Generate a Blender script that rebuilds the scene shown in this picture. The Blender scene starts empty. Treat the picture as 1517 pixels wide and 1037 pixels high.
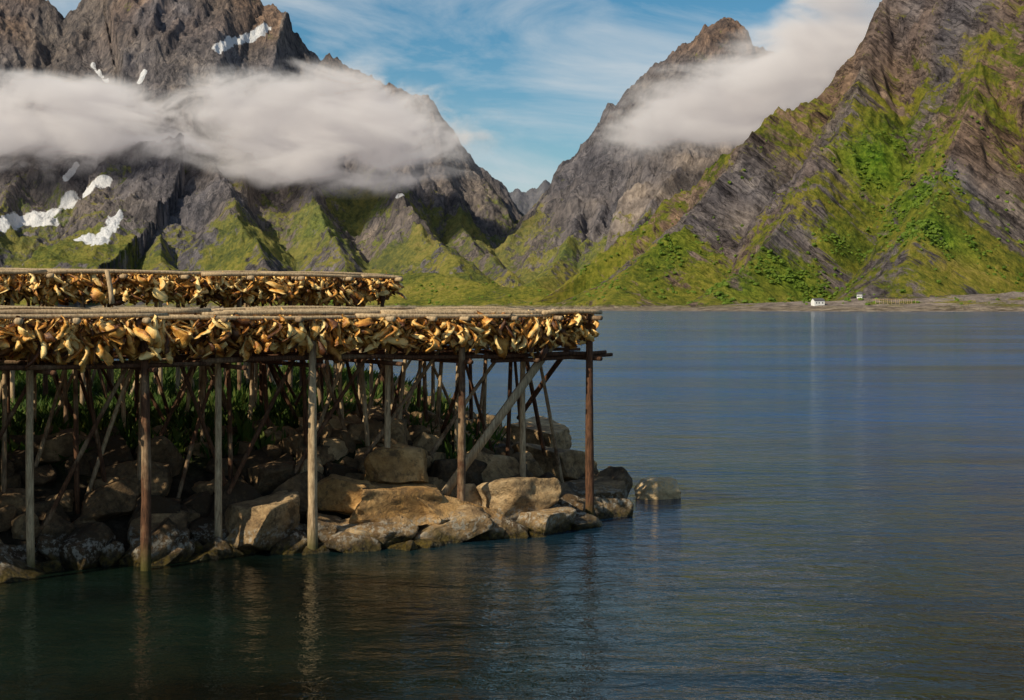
import bpy, math, numpy as np
from mathutils import Vector
rng=np.random.default_rng(7)
F=2107.0; CH=5.2; HY=452.0; CX=758.5
def P(px,py,D): return np.array([(px-CX)*D/F, D, CH+(HY-py)*D/F])

# ---------------- noise ----------------
def _h(ix,iy,iz,seed):
    a=(ix.astype(np.int64)*374761393+iy.astype(np.int64)*668265263+iz.astype(np.int64)*2147483647+seed*974634777)&0xffffffff
    a=((a^(a>>13))*1274126177)&0xffffffff
    a=((a^(a>>16))*2246822519)&0xffffffff
    return ((a^(a>>15))&0xffffff)/float(0xffffff)
def n2(x,y,seed=0):
    ix=np.floor(x);iy=np.floor(y);fx=x-ix;fy=y-iy
    ux=fx*fx*fx*(fx*(fx*6-15)+10);uy=fy*fy*fy*(fy*(fy*6-15)+10)
    z=np.zeros_like(ix)
    a=_h(ix,iy,z,seed);b=_h(ix+1,iy,z,seed);c=_h(ix,iy+1,z,seed);d=_h(ix+1,iy+1,z,seed)
    return (a+(b-a)*ux)*(1-uy)+(c+(d-c)*ux)*uy
def n3(x,y,z,seed=0):
    ix=np.floor(x);iy=np.floor(y);iz=np.floor(z);fx=x-ix;fy=y-iy;fz=z-iz
    ux=fx*fx*(3-2*fx);uy=fy*fy*(3-2*fy);uz=fz*fz*(3-2*fz)
    def L(k):
        a=_h(ix,iy,iz+k,seed);b=_h(ix+1,iy,iz+k,seed);c=_h(ix,iy+1,iz+k,seed);d=_h(ix+1,iy+1,iz+k,seed)
        return (a+(b-a)*ux)*(1-uy)+(c+(d-c)*ux)*uy
    return L(0)*(1-uz)+L(1)*uz
def fbm(x,y,o=5,seed=0,g=.5):
    s=0;a=1;t=0
    for i in range(o):
        s=s+a*n2(x,y,seed+i*17);t+=a;a*=g
        x,y=x*1.6-y*1.2+3.1,x*1.2+y*1.6+7.7
    return s/t
def rid(x,y,o=5,seed=0,g=.5):
    s=0;a=1;t=0
    for i in range(o):
        s=s+a*(1-np.abs(2*n2(x,y,seed+i*13)-1));t+=a;a*=g
        x,y=x*1.6-y*1.2+3.1,x*1.2+y*1.6+7.7
    return s/t
def sst(a,b,x):
    t=np.clip((x-a)/(b-a),0,1);return t*t*(3-2*t)

# ---------------- mesh helpers ----------------
def build(name,V,FL,mat=None,attrs=None,smooth=True,parent=None):
    V=np.asarray(V,dtype=np.float32)
    me=bpy.data.meshes.new(name)
    me.vertices.add(len(V));me.vertices.foreach_set('co',V.ravel())
    if not isinstance(FL,(list,tuple)): FL=[FL]
    FL=[np.asarray(f,dtype=np.int32) for f in FL if len(f)]
    li=np.concatenate([f.ravel() for f in FL])
    tot=np.concatenate([np.full(len(f),f.shape[1],dtype=np.int32) for f in FL])
    st=np.concatenate([[0],np.cumsum(tot)[:-1]]).astype(np.int32)
    me.loops.add(len(li));me.loops.foreach_set('vertex_index',li)
    me.polygons.add(len(tot));me.polygons.foreach_set('loop_start',st)
    me.polygons.foreach_set('use_smooth',np.full(len(tot),smooth))
    me.update(calc_edges=True)
    if attrs:
        for k,v in attrs.items():
            me.attributes.new(k,'FLOAT','POINT').data.foreach_set('value',np.asarray(v,dtype=np.float32))
    ob=bpy.data.objects.new(name,me);bpy.context.scene.collection.objects.link(ob)
    if mat: me.materials.append(mat)
    if parent: ob.parent=parent
    return ob
def empty(name):
    e=bpy.data.objects.new(name,None);bpy.context.scene.collection.objects.link(e);return e
def gridfaces(nr,nc,off=0):
    i=np.arange(nr-1)[:,None]*nc+np.arange(nc-1)[None,:]
    i=i.ravel()+off
    return np.stack([i,i+1,i+nc+1,i+nc],1)
class Acc:
    def __init__(s): s.V=[];s.Q=[];s.T=[];s.A=[];s.n=0
    def add(s,v,q=None,t=None,a=0.5):
        s.V.append(v)
        if q is not None: s.Q.append(np.asarray(q)+s.n)
        if t is not None: s.T.append(np.asarray(t)+s.n)
        s.A.append(np.full(len(v),a) if np.isscalar(a) else a); s.n+=len(v)
    def tube(s,p0,p1,r0,r1=None,a=.5,sides=9,seg=6,bend=.012,rough=.06):
        p0=np.array(p0,float);p1=np.array(p1,float);r1=r0 if r1 is None else r1
        d=p1-p0;L=np.linalg.norm(d);d/=L
        u=np.cross(d,[0,0,1.0]) if abs(d[2])<.95 else np.cross(d,[1.0,0,0])
        u/=np.linalg.norm(u);w=np.cross(d,u)
        b1=rng.normal(0,bend*L**.5);b2=rng.normal(0,bend*L**.5)
        th=np.linspace(0,2*np.pi,sides,endpoint=False)
        R=[]
        for k in range(seg+1):
            t=k/seg;r=(r0+(r1-r0)*t)*(1+rng.normal(0,rough,sides)*.5+rng.normal(0,rough)*.5)
            c=p0+d*L*t+u*b1*math.sin(math.pi*t)+w*b2*math.sin(math.pi*t)
            R.append(c+np.outer(np.cos(th)*r,u)+np.outer(np.sin(th)*r,w))
        v=np.concatenate(R+[[p0],[p1]])
        q=[];tt=[]
        for k in range(seg):
            for j in range(sides):
                j2=(j+1)%sides
                q.append([k*sides+j,k*sides+j2,(k+1)*sides+j2,(k+1)*sides+j])
        n=(seg+1)*sides
        for j in range(sides):
            j2=(j+1)%sides
            tt.append([n,j2,j]);tt.append([n+1,seg*sides+j,seg*sides+j2])
        s.add(v,q,tt,a)
    def box(s,p0,p1,w,t,a=.5,up=(0,0,1.0)):
        p0=np.array(p0,float);p1=np.array(p1,float);d=p1-p0;d/=np.linalg.norm(d)
        u=np.cross(d,up);u/=np.linalg.norm(u);q=np.cross(u,d)
        v=[]
        for p in (p0,p1):
            for su,sq in((-1,-1),(1,-1),(1,1),(-1,1)): v.append(p+u*su*w/2+q*sq*t/2)
        f=[[0,3,2,1],[4,5,6,7],[0,1,5,4],[1,2,6,5],[2,3,7,6],[3,0,4,7]]
        s.add(np.array(v),f,None,a)
    def make(s,name,mat,parent=None,smooth=True,attr='tint'):
        FL=[]
        if s.Q: FL.append(np.concatenate(s.Q))
        if s.T: FL.append(np.concatenate(s.T))
        return build(name,np.concatenate(s.V),FL,mat,{attr:np.concatenate(s.A)},smooth,parent)

# ---------------- node helpers ----------------
class M:
    def __init__(s,name):
        s.m=bpy.data.materials.new(name);s.m.use_nodes=True;s.t=s.m.node_tree
        s.t.nodes.clear();s.out=s.n('ShaderNodeOutputMaterial')
    def n(s,ty,**k):
        x=s.t.nodes.new(ty)
        for a,b in k.items(): setattr(x,a,b)
        return x
    def l(s,a,b): s.t.links.new(a,b)
    def set(s,sock,v):
        if isinstance(v,bpy.types.NodeSocket): s.l(v,sock)
        else: sock.default_value=v
    def math(s,op,a,b=0.0,c=None,clamp=False):
        x=s.n('ShaderNodeMath',operation=op,use_clamp=clamp);s.set(x.inputs[0],a);s.set(x.inputs[1],b)
        if c is not None: s.set(x.inputs[2],c)
        return x.outputs[0]
    def pos(s): return s.n('ShaderNodeNewGeometry').outputs['Position']
    def mapv(s,v,sc=(1,1,1),rot=(0,0,0),loc=(0,0,0)):
        x=s.n('ShaderNodeMapping');s.l(v,x.inputs[0]);x.inputs['Scale'].default_value=sc
        x.inputs['Rotation'].default_value=rot;x.inputs['Location'].default_value=loc;return x.outputs[0]
    def noise(s,v,scale,detail=5,rough=.55,dist=0):
        x=s.n('ShaderNodeTexNoise');s.l(v,x.inputs['Vector']);x.inputs['Scale'].default_value=scale
        x.inputs['Detail'].default_value=detail;x.inputs['Roughness'].default_value=rough
        x.inputs['Distortion'].default_value=dist;return x.outputs[0]
    def ramp(s,f,stops):
        x=s.n('ShaderNodeValToRGB');s.set(x.inputs[0],f);e=x.color_ramp.elements
        while len(e)<len(stops): e.new(.5)
        for i,(p,c) in enumerate(stops):
            e[i].position=p;e[i].color=(c[0],c[1],c[2],1) if not np.isscalar(c) else (c,c,c,1)
        return x.outputs[0]
    def mix(s,f,a,b,bt='MIX'):
        x=s.n('ShaderNodeMix',data_type='RGBA',blend_type=bt);s.set(x.inputs[0],f)
        for i,v in((6,a),(7,b)):
            if isinstance(v,(tuple,list)): v=(v[0],v[1],v[2],1)
            s.set(x.inputs[i],v)
        return x.outputs[2]
    def attr(s,n): return s.n('ShaderNodeAttribute',attribute_name=n).outputs['Fac']
    def z(s):
        x=s.n('ShaderNodeSeparateXYZ');s.l(s.pos(),x.inputs[0]);return x.outputs[2]
    def bump(s,h,dist,strength=1,normal=None):
        x=s.n('ShaderNodeBump');s.l(h,x.inputs['Height']);x.inputs['Distance'].default_value=dist
        s.set(x.inputs['Strength'],strength)
        if normal: s.l(normal,x.inputs['Normal'])
        return x.outputs[0]
    def pbr(s,col,rough=.9,normal=None,spec=.3,**k):
        b=s.n('ShaderNodeBsdfPrincipled')
        if isinstance(col,tuple): col=(*col[:3],1)
        s.set(b.inputs['Base Color'],col);s.set(b.inputs['Roughness'],rough)
        b.inputs['Specular IOR Level'].default_value=spec
        if normal: s.l(normal,b.inputs['Normal'])
        for a,v in k.items(): s.set(b.inputs[a],v)
        s.l(b.outputs[0],s.out.inputs[0]);return b

# ---------- materials ----------
def mat_mountain():
    m=M('mountain_rock_and_vegetation');p=m.pos();slab=m.attr('slab')
    up=m.mapv(p,(1,1,.35))
    dg=m.mapv(m.mapv(p,(1,1,1),(0,math.radians(-42),0)),(.2,1.,1.9))
    st=m.mix(slab,up,dg)
    n1=m.noise(st,.022,8,.62,.6);n2_=m.noise(st,.09,7,.68,.4);nl=m.noise(p,.004,4,.5)
    f=m.math('ADD',m.math('MULTIPLY',n1,.5),m.math('MULTIPLY',n2_,.5))
    rock=m.ramp(f,[(.37,(.03,.027,.03)),(.46,(.12,.108,.11)),(.55,(.22,.197,.19)),(.66,(.40,.355,.32))])
    cr=m.math('ABSOLUTE',m.math('SUBTRACT',m.noise(st,.035,7,.6,.8),.5))
    cr=m.ramp(cr,[(.0,.3),(.03,1.)])
    rock=m.mix(1.,rock,cr,'MULTIPLY')
    warm=m.ramp(nl,[(.4,(.90,.90,1.)),(.62,(1.12,1.0,.88))])
    rock=m.mix(1.0,rock,warm,'MULTIPLY')
    rock=m.mix(m.math('MULTIPLY',m.attr('rust'),.8),rock,m.mix(1.0,rock,(1.5,1.02,.6),'MULTIPLY'))
    sc=m.ramp(n2_,[(.35,(.28,.22,.175)),(.65,(.60,.48,.39))])
    rock=m.mix(m.math('MULTIPLY',m.attr('scree'),.9,None,True),rock,sc)
    v1=m.noise(p,.012,5,.6);v2=m.noise(p,.12,6,.7)
    grass=m.ramp(m.math('ADD',m.math('MULTIPLY',v1,.5),m.math('MULTIPLY',v2,.5)),
        [(.36,(.045,.065,.014)),(.46,(.14,.155,.022)),(.54,(.26,.235,.034)),(.64,(.36,.28,.07))])
    lush=m.ramp(v2,[(.38,(.03,.08,.007)),(.5,(.10,.20,.014)),(.62,(.20,.31,.028))])
    grass=m.mix(m.attr('lush'),grass,lush)
    vm=m.math('ADD',m.attr('veg'),m.math('MULTIPLY',m.math('SUBTRACT',m.noise(m.mix(slab,m.mapv(p,(1,1,.5)),dg),.03,10,.76,.5),.5),2.5))
    vm=m.ramp(vm,[(.44,0.),(.60,1.)])
    c=m.mix(vm,rock,grass)
    c=m.mix(m.attr('pale'),c,(.16,.17,.205))  # bluish aerial haze painted into the base colour of distant slopes
    zz=m.math('ADD',m.z(),m.math('MULTIPLY',m.noise(p,.08,4),-7))
    low=m.ramp(m.math('DIVIDE',m.math('ADD',zz,6),10,None,True),[(.5,1.),(.8,0.)])
    c=m.mix(low,c,m.ramp(n2_,[(.4,(.15,.115,.08)),(.6,(.46,.37,.28))]))
    sm=m.ramp(m.math('ADD',m.attr('snow'),m.math('MULTIPLY',m.math('SUBTRACT',m.noise(p,.045,6,.6,.5),.5),.9)),[(.45,0.),(.55,1.)])
    c=m.mix(sm,c,(.82,.82,.85))
    hb=m.math('ADD',m.noise(st,.03,9,.70,.5),m.math('MULTIPLY',m.noise(p,.16,6,.68),.35))
    m.pbr(c,.95,m.bump(hb,24,.95),.1)
    return m.m
def mat_boulder(name,warm=0.,al=.0,gain=1.):
    m=M(name);p=m.pos()
    n1=m.noise(p,1.3,7,.65,.3);n_2=m.noise(p,9,6,.7);t=m.attr('tint')
    f=m.math('ADD',m.math('MULTIPLY',n1,.6),m.math('ADD',m.math('MULTIPLY',n_2,.25),m.math('MULTIPLY',t,.2)))
    c=m.ramp(f,[(.37,(.05,.034,.02)),(.49,(.17,.12,.072)),(.59,(.36,.265,.155)),(.7,(.56,.45,.30))])
    c=m.mix(m.math('MULTIPLY',m.noise(p,.7,3),warm,None,True),c,m.mix(1.,c,(1.35,1.0,.55),'MULTIPLY'))
    lich=m.ramp(m.noise(p,4,6,.7),[(.52,0.),(.6,1.)])
    c=m.mix(m.math('MULTIPLY',lich,.6 if gain==1. else .2),c,(.06,.045,.03))
    if gain!=1.: c=m.mix(1.,c,(gain,gain,gain*.95),'MULTIPLY')
    zz=m.math('ADD',m.z(),m.math('MULTIPLY',m.math('SUBTRACT',m.noise(p,2.5,5,.6),.5),.7))
    barn=m.ramp(m.math('DIVIDE',zz,1.,None,True),[(.12,0.),(.3,1.),(.5,1.),(.62,0.)])
    bs=m.ramp(m.noise(p,7,7,.75),[(.5,0.),(.56,1.)])
    c=m.mix(m.math('MULTIPLY',barn,m.math('MULTIPLY',bs,.75)),c,(.45,.41,.34))
    alg=m.ramp(m.math('DIVIDE',m.math('ADD',zz,.3),1.,None,True),[(.42-al,1.),(.62-al,0.)])
    c=m.mix(alg,c,m.ramp(n_2,[(.4,(.010,.008,.004)),(.6,(.10,.07,.014))]))
    h=m.math('ADD',m.noise(p,2.5,8,.7,.4),m.math('MULTIPLY',m.noise(p,22,5,.7),.25))
    m.pbr(c,m.math('SUBTRACT',.85,m.math('MULTIPLY',alg,.5)),m.bump(h,.2,1.),.3);return m.m
def mat_wood():
    m=M('weathered_wood');p=m.pos();t=m.attr('tint')
    n=m.noise(m.mapv(p,(1,1,.15)),26,6,.7);k=m.noise(p,1.1,5,.6)
    pale=m.ramp(n,[(.35,(.22,.15,.085)),(.65,(.62,.46,.28))])
    dark=m.ramp(n,[(.35,(.03,.016,.010)),(.65,(.16,.075,.04))])
    f=m.ramp(m.math('ADD',t,m.math('MULTIPLY',m.math('SUBTRACT',k,.5),1.3)),[(.3,0.),(.7,1.)])
    c=m.mix(f,dark,pale)
    z=m.z();zz=m.math('ADD',z,m.math('MULTIPLY',m.math('SUBTRACT',k,.5),.5))
    alg=m.ramp(m.math('DIVIDE',zz,1.,None,True),[(.15,1.),(.6,0.)])
    c=m.mix(m.math('MULTIPLY',alg,.85),c,(.06,.058,.012))
    m.pbr(c,.85,m.bump(n,.012,.8),.2);return m.m
def mat_fish():
    m=M('dried_cod');p=m.pos();t=m.attr('tint')
    n=m.noise(p,14,5,.65)
    f=m.math('ADD',m.math('MULTIPLY',t,.7),m.math('MULTIPLY',n,.5))
    c=m.ramp(f,[(.28,(.07,.022,.004)),(.46,(.36,.14,.022)),(.64,(.74,.37,.075)),(.9,(.92,.66,.27))])
    m.pbr(c,.45,m.bump(m.noise(p,35,4,.6),.02,.7),.4);return m.m
def mat_leaf(name,stops):
    m=M(name);t=m.attr('tint');c=m.ramp(t,stops)
    b=m.pbr(c,.7,None,.2)
    tr=m.n('ShaderNodeBsdfTranslucent');m.l(c,tr.inputs[0]);mx=m.n('ShaderNodeMixShader');mx.inputs[0].default_value=.3
    m.l(b.outputs[0],mx.inputs[1]);m.l(tr.outputs[0],mx.inputs[2]);m.l(mx.outputs[0],m.out.inputs[0]);return m.m
def mat_soil():
    m=M('soil_and_grass');p=m.pos();n=m.noise(p,3,6,.7)
    c=m.ramp(n,[(.4,(.02,.022,.010)),(.6,(.05,.07,.015))])
    r=m.ramp(n,[(.4,(.02,.015,.010)),(.6,(.06,.045,.03))])
    f=m.ramp(m.math('DIVIDE',m.z(),3.,None,True),[(.45,0.),(.65,1.)])
    m.pbr(m.mix(f,r,c),.95,m.bump(m.noise(p,5,7,.7),.15),.1);return m.m
def mat_plain(name,c,r=.7):
    m=M(name);p=m.pos();n=m.noise(p,.8,4)
    m.pbr(m.mix(m.math('MULTIPLY',n,.4),c,(c[0]*.6,c[1]*.6,c[2]*.6)),r);return m.m
def mat_water():
    m=M('sea_water');p=m.pos()
    big=m.noise(m.mapv(p,(.35,1,1),(0,0,.15)),.05,4,.6,.8)
    gust=m.noise(m.mapv(p,(.3,1,1),(0,0,.1)),.02,5,.65,.6)
    a=m.noise(m.mapv(p,(.5,1,1),(0,0,.35)),.45,3,.5,.4)
    b=m.noise(m.mapv(p,(.6,1.1,1),(0,0,-.25)),1.7,4,.6,.8)
    c=m.noise(m.mapv(p,(.8,1,1),(0,0,.8)),6,3,.6,.3)
    y=m.n('ShaderNodeSeparateXYZ');m.l(p,y.inputs[0]);Y=y.outputs[1];X=y.outputs[0]
    off=m.math('ADD',Y,m.math('MULTIPLY',X,.6))
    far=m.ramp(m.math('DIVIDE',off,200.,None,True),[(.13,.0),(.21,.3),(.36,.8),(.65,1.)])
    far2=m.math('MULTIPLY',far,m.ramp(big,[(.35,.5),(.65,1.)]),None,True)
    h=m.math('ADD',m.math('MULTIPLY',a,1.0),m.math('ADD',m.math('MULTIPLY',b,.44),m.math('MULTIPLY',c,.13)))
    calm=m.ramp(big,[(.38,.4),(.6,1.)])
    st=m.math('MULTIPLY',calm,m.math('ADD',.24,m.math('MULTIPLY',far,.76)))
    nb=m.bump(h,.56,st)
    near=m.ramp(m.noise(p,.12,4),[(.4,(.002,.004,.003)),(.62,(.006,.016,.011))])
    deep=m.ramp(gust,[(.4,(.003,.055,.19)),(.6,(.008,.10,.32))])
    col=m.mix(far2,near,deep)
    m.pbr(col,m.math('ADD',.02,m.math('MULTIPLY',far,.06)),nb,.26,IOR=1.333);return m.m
WOOD=mat_wood();FISH=mat_fish();MTN=mat_mountain()

# ================= MOUNTAINS =================
def ridge(pts,k=1.45,w0=110,p=1.7,gully=.13,idn=0):
    return dict(P=np.array([P(*q) for q in pts]),k=k,w0=w0,p=p,g=gully,id=idn)
R=[
 ridge([(-420,-120,3100),(-150,-60,3050),(0,-25,3000),(62,0,3000),(78,8,3000),(110,38,3000),(132,4,3000),(150,-40,3020),(260,-110,3050),(350,-50,3000),(388,2,3000),(421,18,2990),(432,75,2990),(440,112,3000),(462,98,3000),(486,76,3000),(512,95,3000),(545,102,3000),(572,130,3000),(640,146,3020),(655,190,3020),(684,245,3050),(704,285,3080),(724,308,3100),(760,322,3150)],idn=0),
 ridge([(486,80,3000),(520,200,2800),(575,252,2650),(620,330,2420),(680,388,2180)],.95,60,1.4,.16,0),
 ridge([(640,150,3020),(645,230,2850),(680,310,2700),(700,355,2450),(750,405,2250)],.8,50,1.4,.16,0),
 ridge([(260,-100,3050),(262,120,2760),(300,225,2560),(335,300,2360),(400,385,2120)],.95,60,1.4,.18,0),
 ridge([(62,0,3000),(50,150,2720),(10,290,2420),(-60,400,2150)],.9,60,1.4,.17,0),
 ridge([(150,-30,3020),(185,150,2760),(200,260,2600),(235,350,2300),(250,410,2100)],.85,50,1.3,.17,0),
 ridge([(400,10,3000),(410,150,2780),(450,260,2600),(480,340,2350),(520,410,2120)],.9,50,1.4,.17,0),
 ridge([(740,352,3000),(775,325,2950),(802,298,2900),(836,262,2850),(856,244,2820),(874,198,2800),(894,158,2780),(940,118,2750),(1012,68,2720),(1046,43,2700),(1080,31,2700),(1104,44,2700),(1112,68,2700),(1160,90,2700),(1240,90,2700),(1400,20,2700),(1700,-50,2700)],1.2,90,1.5,.12,1),
 ridge([(1080,35,2700),(1050,150,2520),(1000,260,2330),(930,350,2120),(860,425,1950)],.9,60,1.4,.14,1),
 ridge([(894,160,2780),(875,290,2520),(830,375,2300),(790,415,2150)],.75,50,1.4,.14,1),
 ridge([(872,462,1480),(905,442,1500),(945,388,1560),(1000,340,1620),(1050,292,1680),(1095,242,1720),(1115,200,1760),(1140,163,1790),(1190,147,1810),(1242,130,1820),(1264,98,1830),(1290,50,1840),(1320,-10,1850),(1420,-120,1850),(1517,-200,1850),(1800,-330,1850)],1.3,55,1.3,.13,2),
 ridge([(1320,-10,1850),(1265,150,1680),(1190,285,1540),(1110,385,1420),(1040,440,1330)],.8,40,1.25,.14,2),
 ridge([(1500,-150,1850),(1450,90,1620),(1400,270,1440),(1340,390,1290)],.9,40,1.25,.14,2),
 ridge([(540,400,2300),(610,402,2150),(700,418,2050),(800,428,1980),(880,438,1900),(960,440,1800)],2.6,50,1.6,.1,3),
 ridge([(930,455,1420),(1050,451,1330),(1180,447,1270),(1300,442,1250),(1430,437,1250),(1560,428,1250),(1800,420,1250)],3.5,60,1.2,.06,4),
 ridge([(640,290,5200),(700,288,5200),(735,284,5200),(765,272,5200),(782,277,5200),(806,268,5200),(860,290,5200),(950,300,5200)],2.0,100,1.5,.1,5),
]
def H(x,y,full=False):
    wx=(fbm(x/160,y/160,3,11)-.5)*34;wy=(fbm(x/160,y/160,3,23)-.5)*34
    wa=sst(1150,1500,y)
    X=x+wx*wa;Y=y+wy*wa
    best=np.full(x.shape,-30.0);bid=np.zeros(x.shape,int);bt=np.ones(x.shape)
    for ri,r in enumerate(R):
        p=r['P'];bd=np.full(x.shape,1e9);bz=np.zeros(x.shape);bs=np.zeros(x.shape);s0=0
        for a,b in zip(p[:-1],p[1:]):
            d=b-a;L2=d[0]**2+d[1]**2;L=math.sqrt(L2)
            t=np.clip(((X-a[0])*d[0]+(Y-a[1])*d[1])/L2,0,1)
            dd=(X-a[0]-t*d[0])**2+(Y-a[1]-t*d[1])**2
            k=dd<bd;bd=np.where(k,dd,bd);bz=np.where(k,a[2]+t*d[2],bz);bs=np.where(k,s0+t*L,bs);s0+=L
        bd=np.sqrt(bd);W=bz*r['k']+r['w0'];t=bd/W;tc=np.clip(t,0,1)
        g=(1-tc)**r['p']
        s=bs+ (fbm(bd/120,bs/200,2,5+ri)-.5)*90
        gl=rid(s/150,bd/520+ri*9,4,31+ri)-.62
        gl2=rid(s/42,bd/190,3,71+ri)-.62
        amp=r['g']*bz*np.sin(np.pi*np.clip(tc*1.15,0,1))**.8
        hh=bz*g+amp*(gl*1.3+gl2*.7)
        hh=np.where(t>=1,-8-(t-1)*30,hh)
        k=hh>best;best=np.where(k,hh,best);bid=np.where(k,ri,bid);bt=np.where(k,tc,bt)
    rough=np.clip(best/150,0,1)
    best=best+rough*((rid(x/75,y/75,5,91,.58)-.62)*46+(rid(x/18,y/18,3,55)-.6)*13)+np.clip(best/20,0,1)*(fbm(x/30,y/30,3,8)-.5)*6
    if full: return best,bid,bt
    return best
NC=1060
u=np.linspace(-.46,.46,NC)
rows=np.concatenate([np.linspace(1120,3280,700),np.linspace(3300,5600,50)])
NR=len(rows)
Y=np.repeat(rows[:,None],NC,1);X=Y*u[None,:]
Z,ID,TT=H(X,Y,True)
gx=np.gradient(Z,axis=1)/np.maximum(np.gradient(X,axis=1),.1)
gy=np.gradient(Z,axis=0)/np.gradient(Y,axis=0)
slope=np.sqrt(gx**2+gy**2)
V=np.stack([X.ravel(),Y.ravel(),Z.ravel()],1)
PX=CX+F*V[:,0]/V[:,1];PY=HY-F*(V[:,2]-CH)/V[:,1]
def hit(px,py):
    k=np.where((abs(PX-px)<4)&(abs(PY-py)<4))[0]
    if len(k)==0: k=np.array([np.argmin((PX-px)**2+(PY-py)**2)])
    return V[k[np.argmin(V[k,1])]]
Zf=V[:,2];sl=slope.ravel();idf=np.array([r['id'] for r in R])[ID.ravel()]
veg=np.full(len(V),.0)
alt=1-sst(90,330,Zf)
flat=1-sst(.6,1.3,sl)
veg=np.where(idf<=1,.04+.36*alt+.34*flat*(.25+.75*alt),0)
veg=np.where(idf==2,.29+.24*(1-sst(.6,1.5,sl))+.12*(1-sst(150,420,Zf)),veg)
veg=np.where(idf>=3,.8,veg);veg=np.where(idf==4,.42,veg);veg=np.where(idf==5,.3,veg)
big=fbm(V[:,0]/130,V[:,1]/130,4,3)-.5
veg=veg+big*.55
def blobs(lst,target,mode=1):
    for px,py,r,w in lst:
        c=hit(px,py);rr=r*c[1]/F
        d=((V-c)**2).sum(1)/(rr*rr)
        target+=w*np.exp(-d*.9)
    return target
blobs([(60,365,60,.4),(20,350,40,.4),(350,372,60,.4),(400,350,60,.5),(470,310,60,.5),(540,300,60,.5),(590,370,60,.5),(640,330,50,.4),(700,330,50,.5),(740,370,40,.4),(660,410,70,.4),(210,388,30,.4),
       (780,330,30,.3),(860,410,70,.3),(960,370,60,.4),(1020,340,40,.3),(1290,170,60,.3),(1300,250,80,.4),(1360,300,80,.4),(1250,350,70,.4),(1150,420,70,.4),(1410,350,80,.4),(1490,400,70,.4),(1380,130,70,.2),(1480,60,60,.15),
       (1180,250,50,-.3),(1340,70,60,-.35),(1430,200,40,-.35),(1250,110,40,-.3),(1100,310,60,-.4),(1200,330,40,-.3),(1000,400,40,-.3),(1070,370,40,-.25),(1470,260,40,-.3),(960,250,70,-.6),(1040,210,60,-.6),(900,330,50,-.5),(850,290,50,-.3),(300,300,60,-.35),(230,270,50,-.3),(120,200,80,-.3)],veg)
lush=blobs([(1300,240,60,.9),(1360,290,60,1.),(1390,340,60,.9),(1240,350,50,.4),(1180,410,60,.7),(1100,430,60,.5),(1330,200,50,.5),(1000,350,50,.5),(560,330,70,.5),(480,330,60,.4),(1500,330,60,.4)],np.zeros(len(V)))
lush=np.clip(lush+big*.6,0,1)
scree=blobs([(945,285,30,1.),(990,290,32,1.),(1035,235,34,1.),(1000,260,32,.9),(935,320,26,.9),(1075,205,27,.9),(905,345,22,.6),(870,300,22,.4),(200,290,40,.3),(280,260,40,.25),(1400,445,30,.4),(1100,320,30,.3)],np.zeros(len(V)))
scree*=(.35+1.2*fbm(V[:,0]/40,V[:,2]/40,3,77))
scree+=.6*(idf==4)
rust=np.clip(.7*sst(480,600,Zf)*(idf==0)*(V[:,0]<-480)+.9*(idf==1)*sst(440,510,Zf)+(idf==2)*.6,0,1)*sst(-.25,.2,big)+.5*(idf==0)*sst(-420,-360,V[:,0])*sst(330,440,Zf)
snow=np.zeros(len(V))
for pts,r in [([(325,72),(345,60),(360,56),(380,50),(398,38)],8),([(140,92),(150,105),(160,115),(178,135)],4),([(203,118),(212,102)],4),([(5,332),(30,322),(50,318),(75,308),(90,303),(108,290),(125,280),(157,268)],13),([(60,328),(80,325)],11),([(100,262),(116,245)],5),([(118,350),(132,350),(145,352),(156,342),(163,332),(175,316)],12),([(588,288),(600,284)],4)]:
    h=[hit(*q) for q in pts]
    for a,b in zip(h[:-1],h[1:]):
        rr=r*a[1]/F;d=b-a;L2=(d**2).sum()+1e-6
        near=((V-a)**2).sum(1)<(math.sqrt(L2)+rr*4)**2
        Q=V[near];t=np.clip(((Q-a)@d)/L2,0,1);dist=np.sqrt((((Q-a)-t[:,None]*d)**2).sum(1))
        snow[near]=np.maximum(snow[near],1.-.5*dist/rr)
pale=np.clip(.2*sst(1900,2500,V[:,1])+.45*sst(3300,4500,V[:,1]),0,1)  # strength of the painted haze tint, growing with distance
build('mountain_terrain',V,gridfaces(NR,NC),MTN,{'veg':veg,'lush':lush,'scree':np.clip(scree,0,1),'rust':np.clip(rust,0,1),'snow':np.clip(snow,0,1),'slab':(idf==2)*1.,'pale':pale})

import bmesh
def icos(sub):
    bm=bmesh.new();bmesh.ops.create_icosphere(bm,subdivisions=sub,radius=1)
    v=np.array([x.co[:] for x in bm.verts]);f=np.array([[q.index for q in p.verts] for p in bm.faces]);bm.free();return v,f
iv,jf=icos(2)
cand=np.where(((idf==2)|(idf==4)|(idf==3))&(Zf>5)&(Zf<210)&(V[:,1]<2300)&(abs(V[:,0]/V[:,1])<.42))[0]
sc=np.clip(lush[cand]*1.2+veg[cand]*.3-.25,0.02,2)*(fbm(V[cand,0]/25,V[cand,1]/25,3,99)>.48)*(1-sst(60,230,Zf[cand])*.7)
pk=rng.choice(cand,2600,p=sc/sc.sum())
A=Acc()
for i in pk:
    r=rng.uniform(.7,2.0);c=V[i]+np.array([rng.uniform(-2,2),rng.uniform(-2,2),r*.3])
    nn=n3(iv[:,0]*2.2+i,iv[:,1]*2.2,iv[:,2]*2.2,4)
    v=iv*(.5+.95*nn)[:,None]*r*np.array([1.2,1.2,.9])
    A.add(v+c,None,jf,float(rng.uniform(0,1)))
A.make('distant_birch_trees',mat_leaf('birch_foliage',[(0,(.08,.14,.015)),(1,(.17,.25,.03))]),smooth=False)

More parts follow.
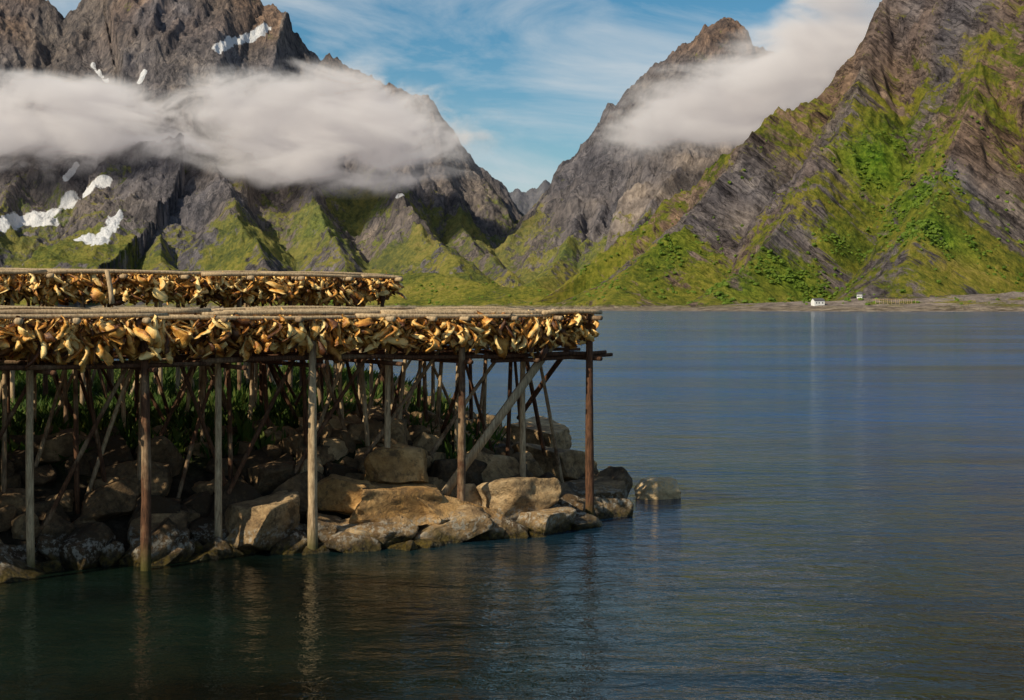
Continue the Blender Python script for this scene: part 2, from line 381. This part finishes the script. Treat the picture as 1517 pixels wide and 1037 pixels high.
# ================= WATER =================
wv=np.array([[-6000,-60,0],[6000,-60,0],[6000,7000,0],[-6000,7000,0]],float)
build('sea_water',wv,np.array([[0,1,2,3]]),mat_water())
# ================= LAND (near) =================
poly=np.array([(-34,12),(-22,19.6),(-14,24.6),(-9.3,27.8),(-7.2,29.0),(-4.9,30.2),(-3.4,30.3),(-1.6,31.0),(-.3,31.7),(1.2,32.9),(2.0,35),(2.4,36.8),(2.1,39.5),(1.4,43),(-.2,47),(-2.5,54),(-8,60),(-20,66),(-45,72),(-50,30)],float)
def sd(x,y):
    d=np.full(x.shape,1e9);ins=np.zeros(x.shape,bool);n=len(poly)
    for i in range(n):
        a=poly[i];b=poly[(i+1)%n];e=b-a
        t=np.clip(((x-a[0])*e[0]+(y-a[1])*e[1])/(e@e),0,1)
        d=np.minimum(d,(x-a[0]-t*e[0])**2+(y-a[1]-t*e[1])**2)
        c=((a[1]<=y)&(b[1]>y))|((b[1]<=y)&(a[1]>y))
        xi=a[0]+(y-a[1])/(e[1] if e[1]!=0 else 1e-9)*e[0]
        ins^=(c&(x<xi))
    d=np.sqrt(d);return np.where(ins,d,-d)
def land(x,y):
    d=sd(x,y)
    tip=sst(-4.5,2.5,x)
    top=(2.15+.012*(y-30)+.02*np.clip(-x-6,0,15))*(1-tip)+1.45*tip
    w=3.4*(1-tip)+5.0*tip
    h=np.where(d>0,top*sst(-.15,1,d/w)-.1,d*.45-.1)
    return h+(fbm(x/1.6,y/1.6,4,2)-.5)*.45*sst(-.5,1,d)
gxs=np.arange(-30,6,.16);gys=np.arange(14,72,.16)
GX,GY=np.meshgrid(gxs,gys);GZ=land(GX,GY)
build('shore_ground',np.stack([GX.ravel(),GY.ravel(),GZ.ravel()],1),gridfaces(len(gys),len(gxs)),mat_soil())
rv,rf=icos(5);rv3,rf3=icos(4)
def rock(size,base,seed,nplanes=9,yaw=0.,tiltv=.35):
    g=np.random.default_rng(seed);v=base.copy()
    ns=[];ds=[]
    for ax in range(3):
        for sg in (-1,1):
            n=np.zeros(3);n[ax]=sg;n=n+g.normal(0,.2,3);n/=np.linalg.norm(n);ns.append(n);ds.append(g.uniform(.5,.62))
    for i in range(nplanes):
        n=g.normal(size=3);n/=np.linalg.norm(n);ns.append(n);ds.append(g.uniform(.6,.78))
    for _ in range(2):
        for n,d in zip(ns,ds):
            ex=np.maximum(0,v@n-d);v=v-ex[:,None]*n
    v=v*1.6
    o=seed*1.37
    nz=n3(v[:,0]*1.8+o,v[:,1]*1.8,v[:,2]*1.8,3)-.5
    nz2=n3(v[:,0]*5+o,v[:,1]*5,v[:,2]*5,9)-.5
    v=v*(1+nz*.2+nz2*.08)[:,None]
    v=v*np.array(size)
    ax=g.normal(0,tiltv);ca,sa=math.cos(ax),math.sin(ax)
    v=np.stack([v[:,0]*ca-v[:,2]*sa,v[:,1],v[:,0]*sa+v[:,2]*ca],1)
    ax=g.normal(0,tiltv);ca,sa=math.cos(ax),math.sin(ax)
    v=np.stack([v[:,0],v[:,1]*ca-v[:,2]*sa,v[:,1]*sa+v[:,2]*ca],1)
    c,s=math.cos(yaw),math.sin(yaw)
    return np.stack([v[:,0]*c-v[:,1]*s,v[:,0]*s+v[:,1]*c,v[:,2]],1)
BM=mat_boulder('shore_boulder_rock',.7);OR=mat_boulder('ochre_boulder_rock',1.5);LR=mat_boulder('pale_boulder_rock',.6,.3,1.3)
NB=[(592,688,32.3,(.72,.5,.46),11,.1,.85,OR,5),(588,745,31.6,(1.2,.75,.42),12,.5,.8,OR,9),(515,735,31.4,(.7,.55,.38),13,.3,.75,OR,9),
(668,765,32.0,(1.0,.7,.4),14,.5,.8,OR,9),(545,792,30.8,(.95,.45,.32),15,.2,.55,BM,9),(660,785,31.5,(1.0,.5,.34),16,.4,.55,BM,9),
(765,748,33.0,(.85,.7,.45),17,.4,.9,BM,9),(800,775,32.8,(.75,.55,.38),18,.4,.7,BM,9),(390,775,30.2,(.85,.6,.55),19,.9,.7,BM,9),
(900,732,36.6,(.42,.5,.5),20,1.2,.0,BM,9),(862,755,35.0,(.6,.6,.4),21,1.0,.3,BM,9),(825,690,38,(1.0,.9,.5),22,1.0,.6,BM,9),(800,650,41,(1.1,.9,.5),23,1.0,.7,BM,9)]
A=Acc();pts=[]
for q in NB[:4]: c=P(*q[:3]);pts.append((c[0],c[1],q[3][0]*1.0))
nb0=len(pts)
cx=rng.uniform(-17,2.3,8000);cy=rng.uniform(20,48,8000);cd=sd(cx,cy);cz=land(cx,cy)
for x,y,d,z in zip(cx,cy,cd,cz):
    if len(pts)>560: break
    lim=3.7 if x<-5 else 7
    if d<-.3 or d>lim: continue
    s=rng.uniform(.16,.52)*(1.25 if d<2.5 else .85)
    if any((x-q[0])**2+(y-q[1])**2<(.9*q[2])**2 for q in pts[:nb0]): continue
    if any((x-q[0])**2+(y-q[1])**2<(.62*(s+q[2]))**2 for q in pts):
        if rng.random()<.96: continue
    pts.append((x,y,s))
    v=rock((s*rng.uniform(.9,1.4),s*rng.uniform(.75,1.05),s*rng.uniform(.6,.95)),rv3,len(pts)+50,9,yaw=rng.uniform(.1,1.0))
    A.add(v+np.array([x,y,z+s*.18]),None,rf3,float(rng.uniform(-.3,.95) if x>-5 else rng.uniform(-.45,.6)))
A.make('shore_boulders',BM)
def bould(name,px,py,D,size,seed,yaw=0,tint=.7,mat=None,pl=9,tv=.15):
    c=P(px,py,D);v=rock(size,rv,seed,pl,yaw=yaw,tiltv=tv)
    return build(name,v+c,rf,mat or BM,{'tint':np.full(len(v),tint)})
for q in NB: bould('boulder',*q)
bould('rock_in_water',976,728,38.4,(.54,.36,.34),34,.15,1.15,LR,14,.1)

N=110000
x=rng.uniform(-24,0.5,N);y=rng.uniform(22,58,N);d=sd(x,y)
k=(d>2.4)&(fbm(x/1.2,y/1.2,3,42)>.36+.25*sst(-6,0,x));x=x[k];y=y[k];z=land(x,y);n=len(x)
hgt=rng.uniform(.15,.6,n)*(.6+.9*fbm(x/2,y/2,2,5));ang=rng.uniform(0,6.28,n);w=rng.uniform(.015,.06,n)
ln=rng.normal(0,.2,(n,2))
b0=np.stack([x-np.cos(ang)*w*.4,y-np.sin(ang)*w*.4,z-.03],1);b1=np.stack([x+np.cos(ang)*w*.4,y+np.sin(ang)*w*.4,z-.03],1)
mm=np.stack([x+ln[:,0]*.4,y+ln[:,1]*.4,z+hgt*.6],1);off=np.stack([np.cos(ang)*w*1.3,np.sin(ang)*w*1.3,0*w],1)
tp=np.stack([x+ln[:,0],y+ln[:,1],z+hgt],1)
VV=np.stack([b0,b1,mm+off,mm-off,tp],1).reshape(-1,3);i=np.arange(n)*5
build('grass_and_weeds',VV,[np.stack([i,i+1,i+2,i+3],1),np.stack([i+3,i+2,i+4],1)],
  mat_leaf('grass_blades',[(0,(.022,.045,.006)),(.6,(.05,.095,.012)),(1,(.12,.14,.03))]),{'tint':np.repeat(rng.random(n),5)},False)

# ================= DRYING RACKS =================
a3=np.array([.832,.555,0]);a3/=np.linalg.norm(a3);n3v=np.array([-a3[1],a3[0],0])
def fishmass(O,s0,s1,rowsn,ztop,name,parent,step=.055,sl=(0,0)):
    cs=[]
    for ri,nn in enumerate(rowsn):
        st=step*.75 if ri<2 else (step if ri<3 else step*2.2)
        m=int((s1-s0)/st)
        s=np.linspace(s0,s1,m)+rng.normal(0,.07,m)
        for sg in (-1,1):
            cs.append(np.stack([s,np.full(m,nn)+sg*.06+rng.normal(0,.05,m),np.full(m,float(sg))],1))
    nn=np.arange(rowsn[0],rowsn[-1],.045)
    for e in (0.,-.25): cs.append(np.stack([np.full(len(nn),s1+e)+rng.normal(0,.07,len(nn)),nn,np.sign(rng.normal(size=len(nn)))],1))
    C=np.concatenate(cs);n=len(C)
    T=np.array([0,.07,.15,.28,.42,.56,.7,.82,.92,1.]);
    Wd=np.array([.06,.05,.022,.04,.065,.085,.095,.10,.085,.045]);Th=np.array([.005,.008,.014,.024,.032,.038,.038,.034,.03,.012])
    K=8;th=np.linspace(0,2*np.pi,K,endpoint=False)
    L=rng.uniform(.2,.5,n)*(1+.45*(fbm(C[:,0]/.5,C[:,1],2,6)-.5)*2);L=np.where(rng.random(n)<.05,L*1.35,L)
    wsc=rng.uniform(.45,1.05,n);cr=rng.uniform(-12,15,n)
    tw0=rng.uniform(0,6.28,n);tw=rng.normal(0,1.8,n)
    t=T[None,:,None];
    lx=np.cos(th)[None,None,:]*Wd[None,:,None]*wsc[:,None,None]
    ly=np.sin(th)[None,None,:]*Th[None,:,None]*1.2+lx**2*cr[:,None,None]
    lx=lx+rng.normal(0,.015,lx.shape);ly=ly+rng.normal(0,.013,lx.shape)
    A_=tw0[:,None,None]+tw[:,None,None]*t
    ox=lx*np.cos(A_)-ly*np.sin(A_);oy=lx*np.sin(A_)+ly*np.cos(A_)
    b1=rng.normal(0,.17,n);b2=np.abs(rng.normal(0,.14,n))*C[:,2];b3=rng.normal(0,.12,n);b4=rng.normal(0,.05,n)
    ox=ox+(b1[:,None,None]*t+b3[:,None,None]*np.sin(t*4))
    oy=oy+b2[:,None,None]*np.sin(t*1.9)+b4[:,None,None]*np.sin(t*6)
    zt=ztop+sl[0]*C[:,0]-np.where(rng.random(n)<.65,rng.uniform(0,.4,n),0)
    oz=zt[:,None,None]-.02-(t*L[:,None,None])+0*ox+rng.normal(0,.02,n)[:,None,None]+lx*rng.normal(0,.7,n)[:,None,None]
    sx=C[:,0][:,None,None]+ox;ny=C[:,1][:,None,None]+oy
    W=O[None,None,None,:]+sx[...,None]*a3+ny[...,None]*n3v
    W[...,2]=oz
    Vv=W.reshape(-1,3);R_=len(T)
    q=[]
    for r in range(R_-1):
        for j in range(K): q.append([r*K+j,r*K+(j+1)%K,(r+1)*K+(j+1)%K,(r+1)*K+j])
    q=np.array(q);Q=(q[None]+(np.arange(n)*R_*K)[:,None,None]).reshape(-1,4)
    tint=np.clip(rng.normal(.48,.34,n),0,1)
    tt=(tint[:,None,None]+rng.normal(0,.10,(n,R_,K))+.22*np.cos(th)[None,None,:]).reshape(-1)
    return build(name,Vv,Q,FISH,{'tint':tt},True,parent)
OA=np.array([1.83,33.9,0.])
def W_(O,s,n,z): return O+a3*s+n3v*n+np.array([0,0,z])
def gz(p): return float(land(np.array([p[0]]),np.array([p[1]]))[0])
def railrow(A,O,s0,s1,n,z,r,tint,slp=0):
    s=s0-rng.uniform(0,2)
    while s<s1-.3:
        L=rng.uniform(3.2,5.2);e=min(s+L,s1+rng.uniform(-.02,.12))
        dz=rng.uniform(-.02,.035);dn=rng.uniform(-.05,.05)
        A.tube(W_(O,s-.2,n+dn,z+dz+slp*s),W_(O,e,n+dn*.5,z+dz+rng.uniform(-.02,.02)+slp*e),r*rng.uniform(.8,1.2),r*rng.uniform(.7,1.),tint+rng.uniform(-.2,.2),8,7,.018)
        s=e
rackA=empty('fish_drying_rack')
S0=-26;ND=7.2
posts=Acc()
front=[(0,-.05,.10,.12,.12),(-3.61,0,.085,.11,.4),(-7.23,0,.09,.12,.7),(-10.84,0,.09,.12,.25),(-14.5,0,.09,.11,.4),(-18.1,0,.09,.1,.4)]
for s,nn,r1,r0,t in front:
    b=W_(OA,s,nn,-.6);tp=W_(OA,s+rng.uniform(-.05,.05),nn,4.98)
    posts.tube(b,tp,r0*.95,r1*.8,t,12,14,.008)
for s,nn,t in [(-1.0,1.3,.8),(-4.8,1.15,.9),(-8.98,.85,.9),(-12.8,.85,.95),(-16.7,.9,.8)]:
    b=W_(OA,s,nn,-.4);posts.tube(b,W_(OA,s,nn,4.98),.085,.062,t,11,12,.01)
for nn in (2.4,3.6,4.8,6.0,7.1):
    s=-.35-rng.uniform(0,.5)
    while s>S0:
        b=W_(OA,s+rng.normal(0,.12),nn+rng.normal(0,.12),0);b[2]=gz(b)-.2
        posts.tube(b,W_(OA,s,nn,4.95),.06,.045,rng.uniform(.1,.8),7,5,.015)
        if rng.random()<.85:
            lean=rng.choice([-1,1])*rng.uniform(.5,1.4)
            b=W_(OA,s+lean,nn+rng.normal(0,.4),0);b[2]=gz(b)-.2
            posts.tube(b,W_(OA,s+.1,nn+.1,rng.uniform(4.0,4.9)),.05,.038,rng.uniform(.1,.7),7,5,.015)
        s-=rng.uniform(1.1,2.0)
for s in (-.4,-2.2,-4.0,-5.8,-7.6,-9.4,-11.2,-13,-15):
    sg=rng.choice([-1,1]);b=W_(OA,s+sg*1.3,1.6+rng.uniform(0,.6),0);b[2]=gz(b)-.2
    posts.tube(b,W_(OA,s-sg*.5,.9,4.3),.055,.04,rng.uniform(.2,.6),7,6,.015)
posts.make('posts',WOOD,rackA)
beams=Acc()
for nn,zz,r,t in [(.12,4.05,.055,.12),(1.25,4.1,.05,.15),(2.5,4.05,.05,.2),(4.8,4.08,.05,.2),(7.1,4.05,.05,.2)]:
    railrow(beams,OA,S0,.55 if nn<2 else .2,nn,zz,r,t)
beams.tube(W_(OA,-2.6,.25,3.92),W_(OA,.85,.2,4.0),.05,.045,.1)
for s in (0,-1.8,-3.61,-5.4,-7.23,-9,-10.84,-12.8,-14.5,-16.5):
    beams.tube(W_(OA,s+.1,-.35,3.93),W_(OA,s+.1,ND+.3,3.97),.05,.045,.2,8,8)
pa=W_(OA,-3.9,.45,0.75);pb_=W_(OA,-.45,.45,4.6)
beams.box(pa,pb_,.2,.06,1.8,tuple(n3v))
beams.tube(P(852,503,35.0),P(768,620,36.3),.07,.06,.1)
beams.tube(P(700,500,33),P(655,640,35),.05,.05,.15)
beams.tube(P(775,505,35.5),P(812,700,37.5),.06,.055,.35)
beams.make('braces_and_beams',WOOD,rackA)
rails=Acc()
rowsn=[0.,.28]+list(np.arange(.8,ND+.01,.55))
for nn in rowsn:
    railrow(rails,OA,S0,.06,nn,5.03,.05 if nn>.1 else .062,.9)
railrow(rails,OA,S0,.25,-.14,4.985,.055,.95)
s=.02
while s>S0:
    rails.tube(W_(OA,s,-.3-rng.uniform(0,.25),4.9),W_(OA,s+rng.uniform(-.1,.1),ND+.3,4.93),rng.uniform(.045,.07),.055,rng.uniform(.4,1.),10,8)
    s-=rng.uniform(.8,2.2)
for s in np.arange(-20,-.5,1.5):
    L=rng.uniform(2,4);e=min(s+L,.3);nn=rng.uniform(0,5);rails.tube(W_(OA,s,nn,5.11),W_(OA,e,nn+rng.uniform(-.3,.3),5.12),.03,.022,.9,7,6)
rails.make('top_rails',WOOD,rackA)
fishmass(OA,S0,0.02,rowsn,5.0,'stockfish',rackA)

rackB=empty('fish_drying_rack')
OB=P(583,452,43.5);OB[2]=0
pb=Acc()
for nn in (.1,1.7,3.3,4.9):
    s=-.3
    while s>-30:
        b=W_(OB,s,nn,0);b[2]=gz(b)-.2;pb.tube(b,W_(OB,s,nn,6.02),.07,.055,rng.uniform(.2,.8),8,6,.015)
        if rng.random()<.8:
            b=W_(OB,s+rng.choice([-1,1])*rng.uniform(.6,1.5),nn+rng.normal(0,.3),0);b[2]=gz(b)-.2
            pb.tube(b,W_(OB,s,nn,rng.uniform(4.6,5.9)),.055,.045,rng.uniform(.2,.8),7,5,.015)
        s-=rng.uniform(1.5,2.4)
pb.tube(P(166,450,37.6),P(158,400,37.6),.07,.06,1.2,8,4)
pb.make('posts',WOOD,rackB)
rb=Acc();rB=[0.,.3]+list(np.arange(.9,5.3,.6))
for nn in rB: railrow(rb,OB,-30,.05,nn,6.1,.05,.85,-.002)
railrow(rb,OB,-30,.2,-.14,6.05,.06,.95,-.002)
for nn in (.1,3.3): railrow(rb,OB,-30,.3,nn,4.9,.05,.3)
s=0.
while s>-30:
    rb.tube(W_(OB,s,-.5,5.98),W_(OB,s,5.3,6.0),.065,.055,.75,9,6);s-=rng.uniform(1.2,2.4)
rb.make('top_rails',WOOD,rackB)
fishmass(OB,-30,.02,rB,6.07,'stockfish',rackB,.065,(-.002,0))

# ================= FAR SHORE BUILDINGS =================
WH=mat_plain('white_painted_boards',(.8,.8,.78));RF=mat_plain('slate_roof',(.09,.085,.09));GL=mat_plain('window_glass',(.03,.04,.05),.1)
def house(px,py,w,dp,hh,yaw):
    c=hit(px,py).copy()
    e=empty('white_house');e.location=c;e.rotation_euler[2]=yaw
    g=hh*.55
    v=np.array([[-w/2,-dp/2,-3],[w/2,-dp/2,-3],[w/2,dp/2,-3],[-w/2,dp/2,-3],[-w/2,-dp/2,hh],[w/2,-dp/2,hh],[w/2,dp/2,hh],[-w/2,dp/2,hh],[-w/2,0,hh+g],[w/2,0,hh+g]])
    build('walls',v,[[[0,1,5,4],[2,3,7,6]],[[1,2,6],[1,6,5],[5,6,9],[3,0,4],[3,4,7],[7,4,8]]],WH,None,False,e)
    A=Acc()
    for sg in(-1,1):
        A.box((-w/2-.3,sg*(dp/4+.15),hh+g/2+.03),(w/2+.3,sg*(dp/4+.15),hh+g/2+.03),math.hypot(dp/2+.5,g),.18,.5,(0,sg*g,dp/2))
    A.box((w*.15,0,hh+g-.4),(w*.15,.7,hh+g-.4),.7,2.2)
    A.make('roof',RF,e,False)
    B=Acc()
    for k in (-.3,-.05,.3):
        B.box((k*w-.5,-dp/2-.03,hh*.5),(k*w+.5,-dp/2-.03,hh*.5),.1,1.2)
    B.make('windows',GL,e,False)
house(1214,448,9.5,7,3.6,.25)
house(1276,438,4.5,4,3.2,-.4)
e=empty('fish_drying_rack');A=Acc()
c=hit(1330,447)
for k in np.linspace(-17,17,11):
    A.tube(c+[k,0,-4],c+[k,0,4.2],.22,.18,.9,6,2);A.tube(c+[k,6,-3],c+[k,6,4.2],.22,.18,.9,6,2);A.tube(c+[k,-.8,4.1],c+[k,6.8,4.1],.15,.15,.9,6,2)
for yy in np.linspace(0,6,5): A.tube(c+[-18,yy,4.3],c+[18,yy,4.3],.2,.2,.9,6,2)
A.make('frame',WOOD,e)

# ================= CLOUDS =================
def cloudmat(name,dens,nscale,emis,seed,thr):
    m=M(name)
    tc=m.n('ShaderNodeTexCoord').outputs['Object']
    ln=m.n('ShaderNodeVectorMath',operation='LENGTH');m.l(tc,ln.inputs[0])
    fall=m.math('SUBTRACT',1.0,m.math('POWER',ln.outputs['Value'],1.5))
    nz=m.noise(m.mapv(m.pos(),(.8,1,1.7),(0,.08,0),(seed,seed,0)),nscale,7,.64,.5)
    d=m.math('ADD',m.math('MULTIPLY',nz,3.6),m.math('MULTIPLY',fall,.8))
    d=m.math('SUBTRACT',d,1.8+thr)
    d=m.math('MULTIPLY',d,1.25,None,True)
    edge=m.math('MULTIPLY',fall,3,None,True)
    d=m.math('MULTIPLY',m.math('MULTIPLY',m.math('POWER',d,1.4),edge),dens)
    v=m.n('ShaderNodeVolumePrincipled');v.inputs['Color'].default_value=(.98,.95,.94,1)
    m.l(d,v.inputs['Density']);v.inputs['Anisotropy'].default_value=0.
    m.l(m.math('MULTIPLY',d,emis),v.inputs['Emission Strength']);v.inputs['Emission Color'].default_value=(1,.90,.86,1)  # added glow stands in for light scattered repeatedly inside the cloud
    m.l(v.outputs[0],m.out.inputs['Volume'])
    m.m.cycles.volume_step_rate=.6
    return m.m
sv,sf=icos(3)
def cloud(px,py,D,wpx,hpx,dep,tilt,mat):
    ob=build('cloud',sv,sf,mat,None,True);ob.location=P(px,py,D);k=D/F
    ob.scale=(wpx*k,dep,hpx*k);ob.rotation_euler[1]=tilt
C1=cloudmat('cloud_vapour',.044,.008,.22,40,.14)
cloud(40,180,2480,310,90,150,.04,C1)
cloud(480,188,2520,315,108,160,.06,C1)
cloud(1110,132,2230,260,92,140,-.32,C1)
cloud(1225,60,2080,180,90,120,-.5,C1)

# ================= LIGHT =================
el=math.radians(38);hx,hy=.72,.694
d=Vector((hx*math.cos(el),hy*math.cos(el),-math.sin(el)))
L=bpy.data.lights.new('sun','SUN');L.energy=5.0;L.angle=math.radians(.5);L.color=(1,.88,.66)
so=bpy.data.objects.new('sun',L);bpy.context.scene.collection.objects.link(so);so.rotation_euler=d.to_track_quat('-Z','Y').to_euler()
w=bpy.data.worlds.new('World');bpy.context.scene.world=w;w.use_nodes=True;t=w.node_tree;t.nodes.clear()
def wn(ty,**k):
    x=t.nodes.new(ty)
    for a_,b_ in k.items(): setattr(x,a_,b_)
    return x
sky=wn('ShaderNodeTexSky',sky_type='NISHITA',sun_disc=False);sky.sun_elevation=el;sky.sun_rotation=math.atan2(-hx,-hy)%(2*math.pi)
sky.air_density=1.0;sky.dust_density=.3;sky.ozone_density=2.0
bg=wn('ShaderNodeBackground');bg.inputs[1].default_value=.08
hs=wn('ShaderNodeHueSaturation');hs.inputs['Saturation'].default_value=1.4;hs.inputs['Hue'].default_value=.488;t.links.new(sky.outputs[0],hs.inputs['Color']);t.links.new(hs.outputs[0],bg.inputs[0])
tc=wn('ShaderNodeTexCoord');mp=wn('ShaderNodeMapping');mp.inputs['Scale'].default_value=(3,3,9);mp.inputs['Rotation'].default_value=(0.1,.12,0)
t.links.new(tc.outputs['Generated'],mp.inputs[0])
nz=wn('ShaderNodeTexNoise');nz.inputs['Scale'].default_value=1.9;nz.inputs['Detail'].default_value=10;nz.inputs['Roughness'].default_value=.6;nz.inputs['Distortion'].default_value=.5
t.links.new(mp.outputs[0],nz.inputs['Vector'])
cr=wn('ShaderNodeValToRGB');cr.color_ramp.elements[0].position=.42;cr.color_ramp.elements[0].color=(0,0,0,1);cr.color_ramp.elements[1].position=.68;cr.color_ramp.elements[1].color=(.8,.8,.8,1)
t.links.new(nz.outputs[0],cr.inputs[0])
bg2=wn('ShaderNodeBackground');bg2.inputs[0].default_value=(.80,.86,.9,1);bg2.inputs[1].default_value=.75
mx=wn('ShaderNodeMixShader');t.links.new(cr.outputs[0],mx.inputs[0]);t.links.new(bg.outputs[0],mx.inputs[1]);t.links.new(bg2.outputs[0],mx.inputs[2])
wo=wn('ShaderNodeOutputWorld');t.links.new(mx.outputs[0],wo.inputs[0])
# ================= CAMERA =================
cam=bpy.data.cameras.new('camera');cam.lens=50;cam.sensor_width=36;cam.shift_y=-(1037/2-HY)/1517;cam.clip_end=20000;cam.clip_start=.5
co=bpy.data.objects.new('camera',cam);bpy.context.scene.collection.objects.link(co);co.location=(0,0,CH);co.rotation_euler=(math.radians(90),0,0)
bpy.context.scene.camera=co
sc_=bpy.context.scene;sc_.view_settings.view_transform='Standard';sc_.view_settings.look='None';sc_.view_settings.exposure=0
